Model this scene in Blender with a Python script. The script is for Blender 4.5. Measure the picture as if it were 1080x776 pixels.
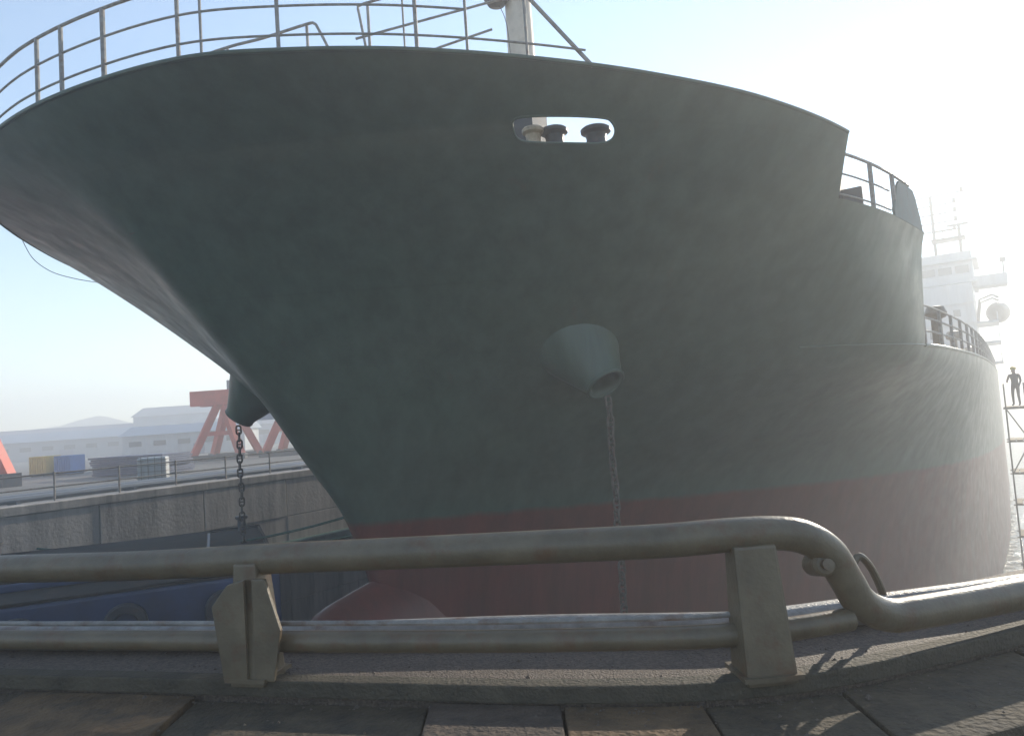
import bpy, bmesh, math, random
import numpy as np
from mathutils import Vector, Matrix, Quaternion
from mathutils.geometry import delaunay_2d_cdt

for o in list(bpy.data.objects): bpy.data.objects.remove(o)
SC = bpy.context.scene
COL = SC.collection
random.seed(7)
R = math.radians

# ------------------------------------------------------------------ camera, sky, sun, exposure
EYE = 4.7                                   # water level is z = 0, quay paving z = 3.1
cam_data = bpy.data.cameras.new('camera')
cam = bpy.data.objects.new('camera', cam_data); COL.objects.link(cam)
cam_data.sensor_width = 36.0
cam_data.lens = 36.0 * 780.0 / 1080.0
cam_data.clip_start = 0.05; cam_data.clip_end = 6000
cam.matrix_world = (Matrix.Translation((0, 0, EYE)) @ Matrix.Rotation(R(93.7), 4, 'X')
                    @ Matrix.Rotation(R(-4.0), 4, 'Z'))
SC.camera = cam

SUN_AZ, SUN_EL = R(37.2), R(18.6)            # azimuth from +Y towards +X
world = bpy.data.worlds.new('World'); SC.world = world; world.use_nodes = True
wn = world.node_tree
sky = wn.nodes.new('ShaderNodeTexSky'); sky.sky_type = 'NISHITA'; sky.sun_disc = False
sky.sun_elevation = SUN_EL; sky.sun_rotation = SUN_AZ
sky.air_density = 1.0; sky.dust_density = 0.0; sky.ozone_density = 1.2
wn.links.new(sky.outputs[0], wn.nodes['Background'].inputs[0])
wn.nodes['Background'].inputs[1].default_value = 0.15
sun_data = bpy.data.lights.new('sun', 'SUN'); sun_data.energy = 4.3; sun_data.angle = R(0.53)
sun_data.color = (1.0, 0.90, 0.74)
sun = bpy.data.objects.new('sun', sun_data); COL.objects.link(sun)
sd = Vector((math.sin(SUN_AZ)*math.cos(SUN_EL), math.cos(SUN_AZ)*math.cos(SUN_EL), math.sin(SUN_EL)))
sun.location = sd * 60
sun.rotation_euler = sd.to_track_quat('Z', 'Y').to_euler()
SC.view_settings.view_transform = 'Standard'; SC.view_settings.look = 'None'
SC.view_settings.exposure = 0.88; SC.view_settings.gamma = 1.0
SC.view_settings.use_curve_mapping = False
SC.render.engine = 'CYCLES'
SC.cycles.use_denoising = True
SC.cycles.max_bounces = 4; SC.cycles.volume_bounces = 3
SC.cycles.sample_clamp_indirect = 4.0
HAZE_DENSITY, HAZE_G = 0.0068, 0.34

# ------------------------------------------------------------------ helpers
def tag(o, label=None, cat=None, group=None, kind=None):
    if label: o['label'] = label
    if cat: o['category'] = cat
    if group: o['group'] = group
    if kind: o['kind'] = kind
    return o
def empty(name, loc=(0, 0, 0), rz=0.0):
    o = bpy.data.objects.new(name, None); COL.objects.link(o)
    o.location = loc; o.rotation_euler = (0, 0, rz); o.empty_display_size = 0.3
    return o
def adopt(o, parent):
    """parent o (whose mesh is in world coordinates) keeping it where it is"""
    o.parent = parent; o.matrix_parent_inverse = world_of(parent).inverted()
def world_of(o):
    m = Matrix.LocRotScale(o.location, o.rotation_euler, o.scale)
    return (world_of(o.parent) @ o.matrix_parent_inverse @ m) if o.parent else m

class MB:
    def __init__(self): self.v = []; self.f = []; self.m = []
    def add(self, vs, fs, mi=0):
        n = len(self.v); self.v += [tuple(v) for v in vs]
        self.f += [tuple(i + n for i in f) for f in fs]; self.m += [mi] * len(fs); return self
    def box(self, c, size, rot=None, taper=(1, 1), mi=0):
        sx, sy, sz = [q / 2 for q in size]; vs = []
        for z in (-1, 1):
            tx, ty = taper if z > 0 else (1, 1)
            for x, y in ((-1, -1), (1, -1), (1, 1), (-1, 1)): vs.append(Vector((x*sx*tx, y*sy*ty, z*sz)))
        if rot is not None: vs = [rot @ v for v in vs]
        c = Vector(c)
        return self.add([v + c for v in vs], [(0,3,2,1),(4,5,6,7),(0,1,5,4),(1,2,6,5),(2,3,7,6),(3,0,4,7)], mi)
    def tube(self, path, r, n=10, cap=True, mi=0, closed=False):
        P = [Vector(p) for p in path]; k = len(P); rs = r if isinstance(r, (list, tuple)) else [r] * k
        up = Vector((0, 0, 1)); vs = []; fr = None
        for i in range(k):
            a = P[i-1] if (i or closed) else P[0]; b = P[(i+1) % k] if (i < k-1 or closed) else P[-1]
            t = (b - a).normalized()
            if fr is None:
                u = t.cross(up)
                if u.length < 1e-3: u = t.cross(Vector((1, 0, 0)))
                fr = u.normalized()
            fr = (fr - t * fr.dot(t)).normalized(); w = t.cross(fr)
            for j in range(n):
                q = 2*math.pi*j/n; vs.append(P[i] + (fr*math.cos(q) + w*math.sin(q)) * rs[i])
        fs = []
        for i in range(k if closed else k-1):
            i2 = (i+1) % k
            for j in range(n): fs.append((i*n+j, i*n+(j+1) % n, i2*n+(j+1) % n, i2*n+j))
        if cap and not closed: fs += [tuple(range(n-1, -1, -1)), tuple((k-1)*n + j for j in range(n))]
        return self.add(vs, fs, mi)
    def lathe(self, prof, M=None, n=24, mi=0):
        """prof: (radius, height) list, turned round the z axis of M"""
        M = M or Matrix.Identity(4); vs = []
        for (r, h) in prof:
            for j in range(n):
                q = 2*math.pi*j/n; vs.append(M @ Vector((r*math.cos(q), r*math.sin(q), h)))
        fs = [(i*n+j, i*n+(j+1) % n, (i+1)*n+(j+1) % n, (i+1)*n+j) for i in range(len(prof)-1) for j in range(n)]
        return self.add(vs, fs, mi)
    def prism(self, poly, z0, z1, mi=0):
        n = len(poly); vs = [(x, y, z0) for x, y in poly] + [(x, y, z1) for x, y in poly]
        fs = [tuple(range(n-1, -1, -1)), tuple(range(n, 2*n))] + [(i, (i+1) % n, n+(i+1) % n, n+i) for i in range(n)]
        return self.add(vs, fs, mi)
    def mesh(self, name, mats, smooth=False, bevel=0.0, auto=35):
        me = bpy.data.meshes.new(name); me.from_pydata(self.v, [], self.f)
        mats = mats if isinstance(mats, (list, tuple)) else [mats]
        for m in mats: me.materials.append(m)
        bm = bmesh.new(); bm.from_mesh(me)
        bm.faces.ensure_lookup_table()
        for i, f in enumerate(bm.faces): f.material_index = self.m[i]
        bmesh.ops.recalc_face_normals(bm, faces=bm.faces)
        if bevel > 0:
            es = [e for e in bm.edges if len(e.link_faces) == 2 and e.calc_face_angle(0) > 0.6]
            if es: bmesh.ops.bevel(bm, geom=es, offset=bevel, segments=2, affect='EDGES', profile=0.6, clamp_overlap=True)
        for f in bm.faces: f.smooth = smooth
        if smooth:
            for e in bm.edges:
                if len(e.link_faces) == 2 and e.calc_face_angle(0) > R(auto): e.smooth = False
        bm.to_mesh(me); bm.free(); return me
    def build(self, name, mats, parent=None, smooth=False, bevel=0.0, auto=35, local=False):
        o = bpy.data.objects.new(name, self.mesh(name, mats, smooth, bevel, auto)); COL.objects.link(o)
        if parent is not None:
            if local: o.parent = parent
            else: adopt(o, parent)
        return o

def smooth_path(pts, sub=6):
    P = [Vector(p) for p in pts]; out = []
    for i in range(len(P)-1):
        a, b, c, d = P[max(i-1, 0)], P[i], P[i+1], P[min(i+2, len(P)-1)]
        for k in range(sub):
            t = k / sub
            out.append(0.5*((2*b) + (c-a)*t + (2*a-5*b+4*c-d)*t*t + (3*b-a-3*c+d)*t**3))
    out.append(P[-1]); return out

# ------------------------------------------------------------------ materials
def mat(name, col, rough=0.6, metal=0.0, var=0.25, scale=3.0, bump=0.0, bscale=40.0, stain=None, stain_amt=0.5,
        stain_scale=1.5, streak=False, spec=0.5, coat=0.0):
    m = bpy.data.materials.new(name); m.use_nodes = True; nt = m.node_tree; N = nt.nodes; L = nt.links
    b = N['Principled BSDF']; b.inputs['Roughness'].default_value = rough; b.inputs['Metallic'].default_value = metal
    b.inputs['Specular IOR Level'].default_value = spec; b.inputs['Coat Weight'].default_value = coat
    g = N.new('ShaderNodeNewGeometry')
    mp = N.new('ShaderNodeMapping'); L.new(g.outputs['Position'], mp.inputs[0])
    if streak: mp.inputs['Scale'].default_value = (1, 1, 0.12)
    n1 = N.new('ShaderNodeTexNoise'); n1.inputs['Scale'].default_value = scale; n1.inputs['Detail'].default_value = 8
    n1.inputs['Roughness'].default_value = 0.62; L.new(mp.outputs[0], n1.inputs['Vector'])
    mr = N.new('ShaderNodeMapRange'); mr.inputs[1].default_value = 0.3; mr.inputs[2].default_value = 0.7
    mr.inputs[3].default_value = 1 - var; mr.inputs[4].default_value = 1 + var; L.new(n1.outputs[0], mr.inputs[0])
    mul = N.new('ShaderNodeMix'); mul.data_type = 'RGBA'; mul.blend_type = 'MULTIPLY'; mul.inputs[0].default_value = 1
    mul.inputs[6].default_value = (*col, 1); L.new(mr.outputs[0], mul.inputs[7]); out = mul.outputs[2]
    if stain:
        n2 = N.new('ShaderNodeTexNoise'); n2.inputs['Scale'].default_value = stain_scale; n2.inputs['Detail'].default_value = 7
        n2.inputs['Roughness'].default_value = 0.68; L.new(mp.outputs[0], n2.inputs['Vector'])
        r2 = N.new('ShaderNodeMapRange'); r2.inputs[1].default_value = 0.52; r2.inputs[2].default_value = 0.68
        r2.inputs[3].default_value = 0; r2.inputs[4].default_value = stain_amt; L.new(n2.outputs[0], r2.inputs[0])
        mx = N.new('ShaderNodeMix'); mx.data_type = 'RGBA'; mx.inputs[7].default_value = (*stain, 1)
        L.new(r2.outputs[0], mx.inputs[0]); L.new(out, mx.inputs[6]); out = mx.outputs[2]
    L.new(out, b.inputs['Base Color'])
    rr = N.new('ShaderNodeMapRange'); rr.inputs[3].default_value = max(rough-0.1, 0.02); rr.inputs[4].default_value = min(rough+0.12, 1)
    L.new(n1.outputs[0], rr.inputs[0]); L.new(rr.outputs[0], b.inputs['Roughness'])
    if bump > 0:
        n3 = N.new('ShaderNodeTexNoise'); n3.inputs['Scale'].default_value = bscale; n3.inputs['Detail'].default_value = 6
        L.new(g.outputs['Position'], n3.inputs['Vector'])
        bp = N.new('ShaderNodeBump'); bp.inputs['Strength'].default_value = bump; bp.inputs['Distance'].default_value = 0.02
        L.new(n3.outputs[0], bp.inputs['Height']); L.new(bp.outputs[0], b.inputs['Normal'])
    return m

RUST = (0.13, 0.055, 0.025)
M_steel = mat('weathered_grey_paint', (0.140, 0.108, 0.068), 0.40, 0, 0.28, 5, 0.12, 60, RUST, 0.55, 9)
M_white = mat('dirty_white_paint', (0.42, 0.43, 0.43), 0.45, 0, 0.12, 2, 0, 1, (0.3, 0.2, 0.13), 0.25, 1.2, streak=True)
M_cream = mat('cream_paint', (0.6, 0.5, 0.4), 0.5, 0, 0.12, 4, 0.1, 30, RUST, 0.2, 3)
M_railm = mat('rusty_rail_paint', (0.24, 0.22, 0.2), 0.5, 0, 0.35, 9, 0.3, 80, RUST, 0.7, 7)
M_dark = mat('black_deck_gear', (0.035, 0.036, 0.04), 0.5, 0, 0.3, 6, 0.2, 50, RUST, 0.4, 4)
M_chain = mat('anchor_chain_iron', (0.11, 0.09, 0.075), 0.55, 0.3, 0.4, 12, 0.4, 60, RUST, 0.7, 9)
M_tan = mat('tan_roller_paint', (0.55, 0.4, 0.25), 0.5, 0, 0.3, 9, 0.2, 50, RUST, 0.6, 6)
M_deckp = mat('red_brown_deck_paint', (0.16, 0.06, 0.045), 0.7, 0, 0.3, 2, 0.2, 40)
M_glass = mat('dark_window_glass', (0.03, 0.04, 0.05), 0.08, 0, 0.1, 1)
M_conc = mat('grainy_quay_concrete', (0.13, 0.098, 0.075), 0.7, 0, 0.6, 70, 1.0, 110, (0.09, 0.07, 0.055), 0.6, 3)
M_kerb = mat('kerb_concrete', (0.07, 0.057, 0.038), 0.8, 0, 0.4, 6, 0.6, 60, (0.05, 0.042, 0.03), 0.6, 4)
M_stone = [mat('kerb_stone_grey', (0.076, 0.056, 0.033), 0.9, 0, 0.45, 7, 1.0, 38, (0.035, 0.03, 0.022), 0.8, 5),
           mat('kerb_stone_tan', (0.13, 0.080, 0.040), 0.9, 0, 0.4, 7, 1.0, 38, (0.05, 0.04, 0.028), 0.85, 5),
           mat('kerb_stone_brown', (0.085, 0.060, 0.043), 0.9, 0, 0.35, 9, 1.0, 38, (0.04, 0.032, 0.025), 0.85, 5)]
M_pave = mat('quay_paving', (0.14, 0.135, 0.12), 0.8, 0, 0.3, 1.5, 0.6, 40, (0.06, 0.06, 0.055), 0.6, 0.8)
M_wall = mat('stained_dock_wall', (0.42, 0.37, 0.325), 0.85, 0, 0.35, 1.6, 0.8, 9, (0.10, 0.075, 0.06), 0.75, 1.1, streak=True)
M_yard = mat('yard_ground', (0.15, 0.14, 0.125), 0.9, 0, 0.25, 0.2, 0.3, 3)
M_red = mat('red_crane_paint', (0.55, 0.085, 0.045), 0.55, 0, 0.2, 0.6, 0, 1, (0.2, 0.06, 0.04), 0.4, 0.5)
M_shed = mat('grey_shed_cladding', (0.22, 0.24, 0.27), 0.6, 0, 0.12, 0.4, 0, 1)
M_shed2 = mat('pale_blue_cladding', (0.24, 0.29, 0.36), 0.6, 0, 0.12, 0.4, 0, 1)
M_roof = mat('slate_blue_roof', (0.13, 0.14, 0.2), 0.6, 0, 0.15, 0.4, 0, 1)
M_yellow = mat('yellow_paint', (0.62, 0.44, 0.09), 0.5, 0, 0.15, 2, 0, 1)
M_blue = mat('mid_blue_paint', (0.08, 0.19, 0.45), 0.5, 0, 0.15, 2, 0, 1)
M_navy = mat('navy_barge_paint', (0.022, 0.04, 0.10), 0.45, 0, 0.35, 1.2, 0.2, 9, (0.03, 0.03, 0.035), 0.5, 0.8)
M_bdeck = mat('dark_barge_deck', (0.035, 0.031, 0.026), 0.9, 0, 0.4, 1.0, 0.4, 12, RUST, 0.3, 1.2, spec=0.15)
M_hill = mat('wooded_hill', (0.05, 0.075, 0.05), 0.95, 0, 0.3, 0.05, 0, 1)
M_rope = mat('green_mooring_rope', (0.03, 0.10, 0.075), 0.9, 0, 0.3, 9, 0.5, 90)
M_rope2 = mat('algae_covered_ledge', (0.05, 0.13, 0.10), 0.7, 0, 0.4, 2, 0.4, 20, (0.2, 0.22, 0.2), 0.5, 1.5)
M_cloth = mat('dark_work_clothes', (0.04, 0.045, 0.06), 0.9, 0, 0.2, 6, 0, 1)
M_skin = mat('skin', (0.42, 0.25, 0.18), 0.6, 0, 0.1, 6, 0, 1)
M_plank = mat('scaffold_plank', (0.25, 0.19, 0.12), 0.85, 0, 0.3, 5, 0.3, 30)

def hull_material():
    m = bpy.data.materials.new('hull_paint'); m.use_nodes = True; nt = m.node_tree; N = nt.nodes; L = nt.links
    b = N['Principled BSDF']; b.inputs['Specular IOR Level'].default_value = 0.45
    g = N.new('ShaderNodeNewGeometry'); sx = N.new('ShaderNodeSeparateXYZ'); L.new(g.outputs['Position'], sx.inputs[0])
    uv = N.new('ShaderNodeUVMap'); uv.uv_map = 'plates'
    def noise(scale, det=6, rough=0.6, src=None, vec=(1, 1, 1)):
        mp = N.new('ShaderNodeMapping'); mp.inputs['Scale'].default_value = vec
        L.new(src or g.outputs['Position'], mp.inputs[0])
        n = N.new('ShaderNodeTexNoise'); n.inputs['Scale'].default_value = scale; n.inputs['Detail'].default_value = det
        n.inputs['Roughness'].default_value = rough; L.new(mp.outputs[0], n.inputs['Vector']); return n.outputs[0]
    def rng(src, a, b_, c, d):
        r = N.new('ShaderNodeMapRange')
        for i, q in enumerate((a, b_, c, d)): r.inputs[i+1].default_value = q
        L.new(src, r.inputs[0]); return r.outputs[0]
    def mix(fac, a, c, mode='MIX'):
        x = N.new('ShaderNodeMix'); x.data_type = 'RGBA'; x.blend_type = mode
        for sock, q in ((0, fac), (6, a), (7, c)):
            if isinstance(q, (int, float)): x.inputs[sock].default_value = q
            elif isinstance(q, tuple): x.inputs[sock].default_value = (*q, 1)
            else: L.new(q, x.inputs[sock])
        return x.outputs[2]
    def math_(op, a, c):
        x = N.new('ShaderNodeMath'); x.operation = op
        for i, q in enumerate((a, c)):
            if isinstance(q, (int, float)): x.inputs[i].default_value = q
            else: L.new(q, x.inputs[i])
        return x.outputs[0]
    # paint boundary, a little ragged
    dt = N.new('ShaderNodeVectorMath'); dt.operation = 'DOT_PRODUCT'; L.new(g.outputs['Position'], dt.inputs[0]); dt.inputs[1].default_value = (0.5519, 0.8339, 0)
    zt = math_('ADD', sx.outputs[2], math_('MULTIPLY', math_('SUBTRACT', dt.outputs['Value'], 14.0), 0.04))   # the ship is trimmed a little by the stern
    zz = math_('ADD', zt, math_('MULTIPLY', math_('SUBTRACT', noise(1.3, 8), 0.5), 0.22))
    band = rng(zz, 2.30, 2.46, 0, 1)
    green = mix(rng(noise(0.5), 0.35, 0.65, 0, 1), (0.064, 0.102, 0.072), (0.076, 0.110, 0.082))
    red = mix(rng(noise(0.7), 0.35, 0.65, 0, 1), (0.165, 0.036, 0.025), (0.135, 0.040, 0.028))
    base = mix(band, red, green)
    br = N.new('ShaderNodeTexBrick'); L.new(uv.outputs[0], br.inputs['Vector'])
    br.inputs['Scale'].default_value = 1.0; br.inputs['Brick Width'].default_value = 7.5; br.inputs['Row Height'].default_value = 2.0
    br.inputs['Mortar Size'].default_value = 0.025; br.inputs['Mortar Smooth'].default_value = 0.6
    br.inputs['Color1'].default_value = (0.97, 0.97, 0.97, 1); br.inputs['Color2'].default_value = (1.03, 1.03, 1.03, 1)
    br.inputs['Mortar'].default_value = (0.95, 0.95, 0.95, 1)
    base = mix(1.0, base, br.outputs[0], 'MULTIPLY')
    streak = rng(noise(2.2, 7, 0.65, None, (1, 1, 0.06)), 0.35, 0.7, 0.78, 1.28)
    base = mix(1.0, base, streak, 'MULTIPLY')
    rust = rng(noise(1.0, 9, 0.7, None, (1, 1, 0.22)), 0.63, 0.74, 0, 0.55)
    base = mix(rust, base, (0.12, 0.066, 0.045))
    chalk = rng(noise(0.8, 9, 0.7, None, (1, 1, 0.3)), 0.60, 0.8, 0, 0.3)
    base = mix(chalk, base, (0.17, 0.18, 0.17))
    L.new(base, b.inputs['Base Color'])
    L.new(rng(noise(1.7, 8), 0.3, 0.7, 0.30, 0.50), b.inputs['Roughness'])
    hgt = math_('ADD', math_('MULTIPLY', noise(0.55, 2), 1.0), math_('MULTIPLY', br.outputs['Fac'], -0.012))
    hgt = math_('ADD', hgt, math_('MULTIPLY', noise(14, 5), 0.012))
    bp = N.new('ShaderNodeBump'); bp.inputs['Strength'].default_value = 0.16; bp.inputs['Distance'].default_value = 0.12
    L.new(hgt, bp.inputs['Height']); L.new(bp.outputs[0], b.inputs['Normal'])
    return m
M_hull = hull_material()

M_green = mat('plain_green_paint', (0.085, 0.11, 0.095), 0.6, 0, 0.25, 2, 0.1, 20, RUST, 0.3, 1.5)
def water_material():
    m = bpy.data.materials.new('harbour_water'); m.use_nodes = True; nt = m.node_tree; N = nt.nodes; L = nt.links
    b = N['Principled BSDF']; b.inputs['Base Color'].default_value = (0.012, 0.03, 0.03, 1)
    b.inputs['Roughness'].default_value = 0.06; b.inputs['IOR'].default_value = 1.33
    g = N.new('ShaderNodeNewGeometry')
    n = N.new('ShaderNodeTexNoise'); n.inputs['Scale'].default_value = 1.1; n.inputs['Detail'].default_value = 5
    L.new(g.outputs['Position'], n.inputs['Vector'])
    bp = N.new('ShaderNodeBump'); bp.inputs['Strength'].default_value = 0.7; bp.inputs['Distance'].default_value = 0.14
    L.new(n.outputs[0], bp.inputs['Height']); L.new(bp.outputs[0], b.inputs['Normal'])
    return m
M_water = water_material()

# ------------------------------------------------------------------ setting: water, quays, hills
def pchip_slopes(X, Y):
    h = np.diff(X); d = np.diff(Y) / h; m = np.zeros_like(Y)
    for i in range(1, len(X)-1):
        if d[i-1]*d[i] > 0:
            w1 = 2*h[i]+h[i-1]; w2 = h[i]+2*h[i-1]; m[i] = (w1+w2)/(w1/d[i-1]+w2/d[i])
    m[0] = d[0]; m[-1] = d[-1]; return m
def pchip(x, X, Y, m=None):
    if m is None: m = pchip_slopes(X, Y)
    x = min(max(x, X[0]), X[-1]); i = min(max(int(np.searchsorted(X, x))-1, 0), len(X)-2)
    h = X[i+1]-X[i]; t = (x-X[i])/h
    return ((2*t-3)*t*t+1)*Y[i]+((t-2)*t+1)*t*h*m[i]+(3-2*t)*t*t*Y[i+1]+(t-1)*t*t*h*m[i+1]

KX = np.array([-40, -14, -6, -3.51, -2.51, -1.84, -1.27, -.55, .13, .69, .99, 1.49, 2.1, 2.82, 4.5, 12, 40.])
KY = np.array([18, 8, 5, 3.94, 3.57, 3.4, 3.25, 3.07, 2.91, 2.84, 2.86, 3.0, 3.22, 3.51, 4.3, 8, 22.])
def kerb_y(x): return float(pchip(x, KX, KY))
def kerb_pts(off, x0=-38, x1=38, z=None):
    xs = sorted(set([x0, x1] + [q for q in np.concatenate([np.arange(-36, -4, 4.), np.arange(-4, 5, .25), np.arange(6, 37, 4.)]) if x0 < q < x1]))
    return [(float(x), kerb_y(x) + off) if z is None else (float(x), kerb_y(x) + off, z) for x in xs]

SEA = -5.5                                  # low water in the half empty dock
mb = MB(); mb.add([(-340, -340, SEA), (340, -340, SEA), (340, 340, SEA), (-340, 340, SEA)], [(0, 1, 2, 3)])
tag(mb.build('water', M_water), kind='structure')

front, back = kerb_pts(0.72), kerb_pts(-0.02)
mb = MB(); mb.prism(back + front[::-1], -8.0, 3.65)
coping = tag(mb.build('quay_coping', M_conc), kind='structure')
edge = kerb_pts(-0.55)
mb = MB(); mb.prism([(-38, -30), (38, -30)] + edge[::-1], -8.0, 3.1)
quay = tag(mb.build('quay_ground', M_pave), kind='structure')

# stones of the low step on the land side of the coping
def stone(x0, x1, mi, dz):
    k = 6; f = []; bk = []
    for i in range(k+1):
        x = x0 + (x1-x0)*i/k; y = kerb_y(x); f.append((x, y-0.026)); bk.append((x, y-0.548))
    m = MB(); m.prism(bk + f[::-1], 3.05, 3.585 + dz)
    return m.build('stone', M_stone[mi], quay, bevel=0.008)
xs = [-5.2, -4.3, -3.45, -2.35, -1.46, -0.42, 0.10, 0.62, 1.15, 2.0, 2.9, 3.8]
kinds = [0, 1, 0, 1, 0, 2, 1, 0, 0, 0, 0]
for i in range(len(xs)-1):
    stone(xs[i] + 0.006, xs[i+1] - 0.006, kinds[i], [0, .012, -.006, .008, -.012, .01, .004, -.006, .0, .008, -.004][i])
mb = MB(); mb.prism(kerb_pts(-0.55) + kerb_pts(-0.03)[::-1], 2.9, 3.5)
mb.build('mortar_bed', M_kerb, quay)
# steel angle along the coping edge
mb = MB()
for a, b in zip(kerb_pts(-.035, -12, 12), kerb_pts(-.035, -12, 12)[1:]):
    pass
pa, pb = kerb_pts(-.04, -12, 12), kerb_pts(.05, -12, 12)
n = len(pa); vs = []
for (p, q) in zip(pa, pb): vs += [(p[0], p[1], 3.60), (p[0], p[1], 3.668), (q[0], q[1], 3.668), (q[0], q[1], 3.60)]
fs = [(4*i+j, 4*i+(j+1) % 4, 4*i+4+(j+1) % 4, 4*i+4+j) for i in range(n-1) for j in range(4)] + [(0, 1, 2, 3), (4*n-1, 4*n-2, 4*n-3, 4*n-4)]
mb.add(vs, fs); mb.build('edge_angle', M_kerb, coping, bevel=0.008)

# ship's frame: s = metres aft of the bow, p = metres to port
AX = R(33.5)
SV = Vector((math.sin(AX), math.cos(AX), 0)); PV = Vector((math.cos(AX), -math.sin(AX), 0))
T0 = Vector((-7.71, 11.69, 0))
def W(s, p, z): return T0 + SV*s + PV*p + Vector((0, 0, z))
SHIP = Matrix((( SV.x, PV.x, 0, T0.x), (SV.y, PV.y, 0, T0.y), (0, 0, 1, 0), (0, 0, 0, 1)))   # ship coords -> world (mirrored axes)

# opposite quay: a wall parallel to the ship, 13.6 m to starboard of its centre line
WALL = -13.6
def rect(s0, s1, p0, p1): return [W(s0, p0, 0)[:2], W(s0, p1, 0)[:2], W(s1, p1, 0)[:2], W(s1, p0, 0)[:2]]
mb = MB(); mb.prism(rect(-120, 330, WALL-0.12, -190), -8.0, 2.85)
far_quay = tag(mb.build('far_quay', M_yard), kind='structure')
for k in range(17):                                # cast panels of the dock wall, two courses
    s0 = -12 + 4.0*k
    for z0, z1, d in ((-7.5, -2.6, -.01), (-2.57, 1.02, 0.0), (1.05, 2.62, 0.015)):
        m = MB(); m.prism(rect(s0+0.02, s0+3.98, WALL-0.16, WALL+d+random.uniform(-.012, .012)), z0, z1)
        m.build('wall_panel', M_wall, far_quay, bevel=0.02)
mb = MB(); mb.prism(rect(-60, 120, WALL-0.1, WALL+0.55), -0.35, -0.02); mb.build('ledge', M_rope2, far_quay, bevel=.03)
mb = MB(); mb.prism(rect(-100, 400, WALL-0.9, WALL+0.06), 2.64, 2.93); mb.build('cope_beam', M_wall, far_quay, bevel=0.03)
mb = MB()
for p, z in ((-15.0, 3.05), (-15.35, 3.1)):
    mb.tube([W(s, p, z) for s in (-60, 120)], 0.12, 8)
for s in range(-58, 120, 4): mb.box(W(s, -15.17, 2.93), (0.7, 0.12, 0.16), Matrix.Rotation(-AX, 3, 'Z'))
tag(mb.build('service_pipes', M_shed, smooth=True), 'pair of pale service pipes on sleepers along the far dock wall', 'pipes')

def hill(name, cx, cy, rx, ry, h, seed, label):
    rnd = random.Random(seed); m = MB(); nx, ny = 48, 14; vs = []
    ph = [rnd.uniform(0, 6.3) for _ in range(6)]
    for i in range(nx+1):
        for j in range(ny+1):
            u = i/nx*2-1; v = j/ny*2-1
            e = max(0, 1-u*u)**0.8 * max(0, 1-v*v)
            r = 1 + 0.28*math.sin(5*u+ph[0]) + 0.16*math.sin(11*u+ph[1]+2*v) + 0.07*math.sin(23*u+ph[2]) + 0.05*math.sin(41*u+ph[3]+3*v)
            vs.append((cx+u*rx, cy+v*ry, -6.5 + (h+6)*e*r))
    fs = [(i*(ny+1)+j, (i+1)*(ny+1)+j, (i+1)*(ny+1)+j+1, i*(ny+1)+j+1) for i in range(nx) for j in range(ny)]
    m.add(vs, fs); tag(m.build(name, M_hill, smooth=True, auto=180), label, None, kind='structure')
hill('hills', -150, 285, 165, 45, 9.5, 3, None)
hill('hills', 255, 290, 70, 40, 16, 9, None)

# ------------------------------------------------------------------ the ship
OFF = np.array([0,.06,.25,.6,1.2,2.2,3.2,4.6,6.5,9,12,17,25,36,52,80.])
ZL = np.array([-2.5,0.5,2.4,4.2,5.8,8.0,9.2,10.1])
S0 = np.array([7.85,7.5,6.85,5.65,4.35,2.3,1.05,-0.02])
YT = np.array([[0.0,0.212,0.382,0.578,0.85,1.318,1.828,2.55,3.6,5.1,6.7,8.7,10.7,11.9,12.3,12.3],
 [0.0,0.212,0.399,0.612,0.935,1.488,2.04,2.848,4.0,5.5,7.2,9.2,11.1,12.0,12.35,12.35],
 [0.0,0.238,0.468,0.722,1.148,1.785,2.423,3.315,4.6,6.2,7.9,9.8,11.4,12.1,12.35,12.35],
 [0.0,0.306,0.68,1.105,1.742,2.635,3.4,4.6,6.2,8.0,9.6,10.9,11.8,12.2,12.35,12.35],
 [0.0,0.27,0.61,1.07,1.84,3.0,4.35,5.85,7.8,9.9,11.2,11.7,12.1,12.3,12.37,12.37],
 [0.0,0.3,0.68,1.3,2.3,4.0,5.5,7.4,9.25,10.65,11.3,11.8,12.15,12.35,12.37,12.37],
 [0.0,0.5,1.1,2.05,3.35,5.2,6.65,8.3,9.9,10.95,11.6,12.0,12.25,12.35,12.37,12.37],
 [0.0,1.105,2.338,3.75,5.0,6.55,7.7,8.95,10.15,11.2,11.7,12.1,12.3,12.37,12.37,12.37]])
RT = np.sqrt(OFF); YM = [pchip_slopes(RT, r) for r in YT]; SM = pchip_slopes(ZL, S0)
def stem(z): return float(pchip(z, ZL, S0, SM))
def half(s, z):
    o = math.sqrt(max(s-stem(z), 0.0))
    ys = np.array([pchip(o, RT, YT[k], YM[k]) for k in range(len(YT))])
    y = float(pchip(z, ZL, ys))
    if s > 88: y *= 1 - 0.55*((s-88)/22.0)**2.2
    return y
FC, MAIN, LEN = 8.5, 5.8, 110.0            # forecastle deck, main deck, length
def top_z(s): return 10.12 - 0.0655*s
def s_end(z): return 16.6 - max(z-MAIN, 0)*0.5
def s_brk(z): return 9.25 + (9.6-z)*0.75

ship = empty('cargo_ship', W(0, 0, 0), -AX)
tag(ship, 'dark green cargo ship with red bottom and flared bow towering over the quay', 'ship')

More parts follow.
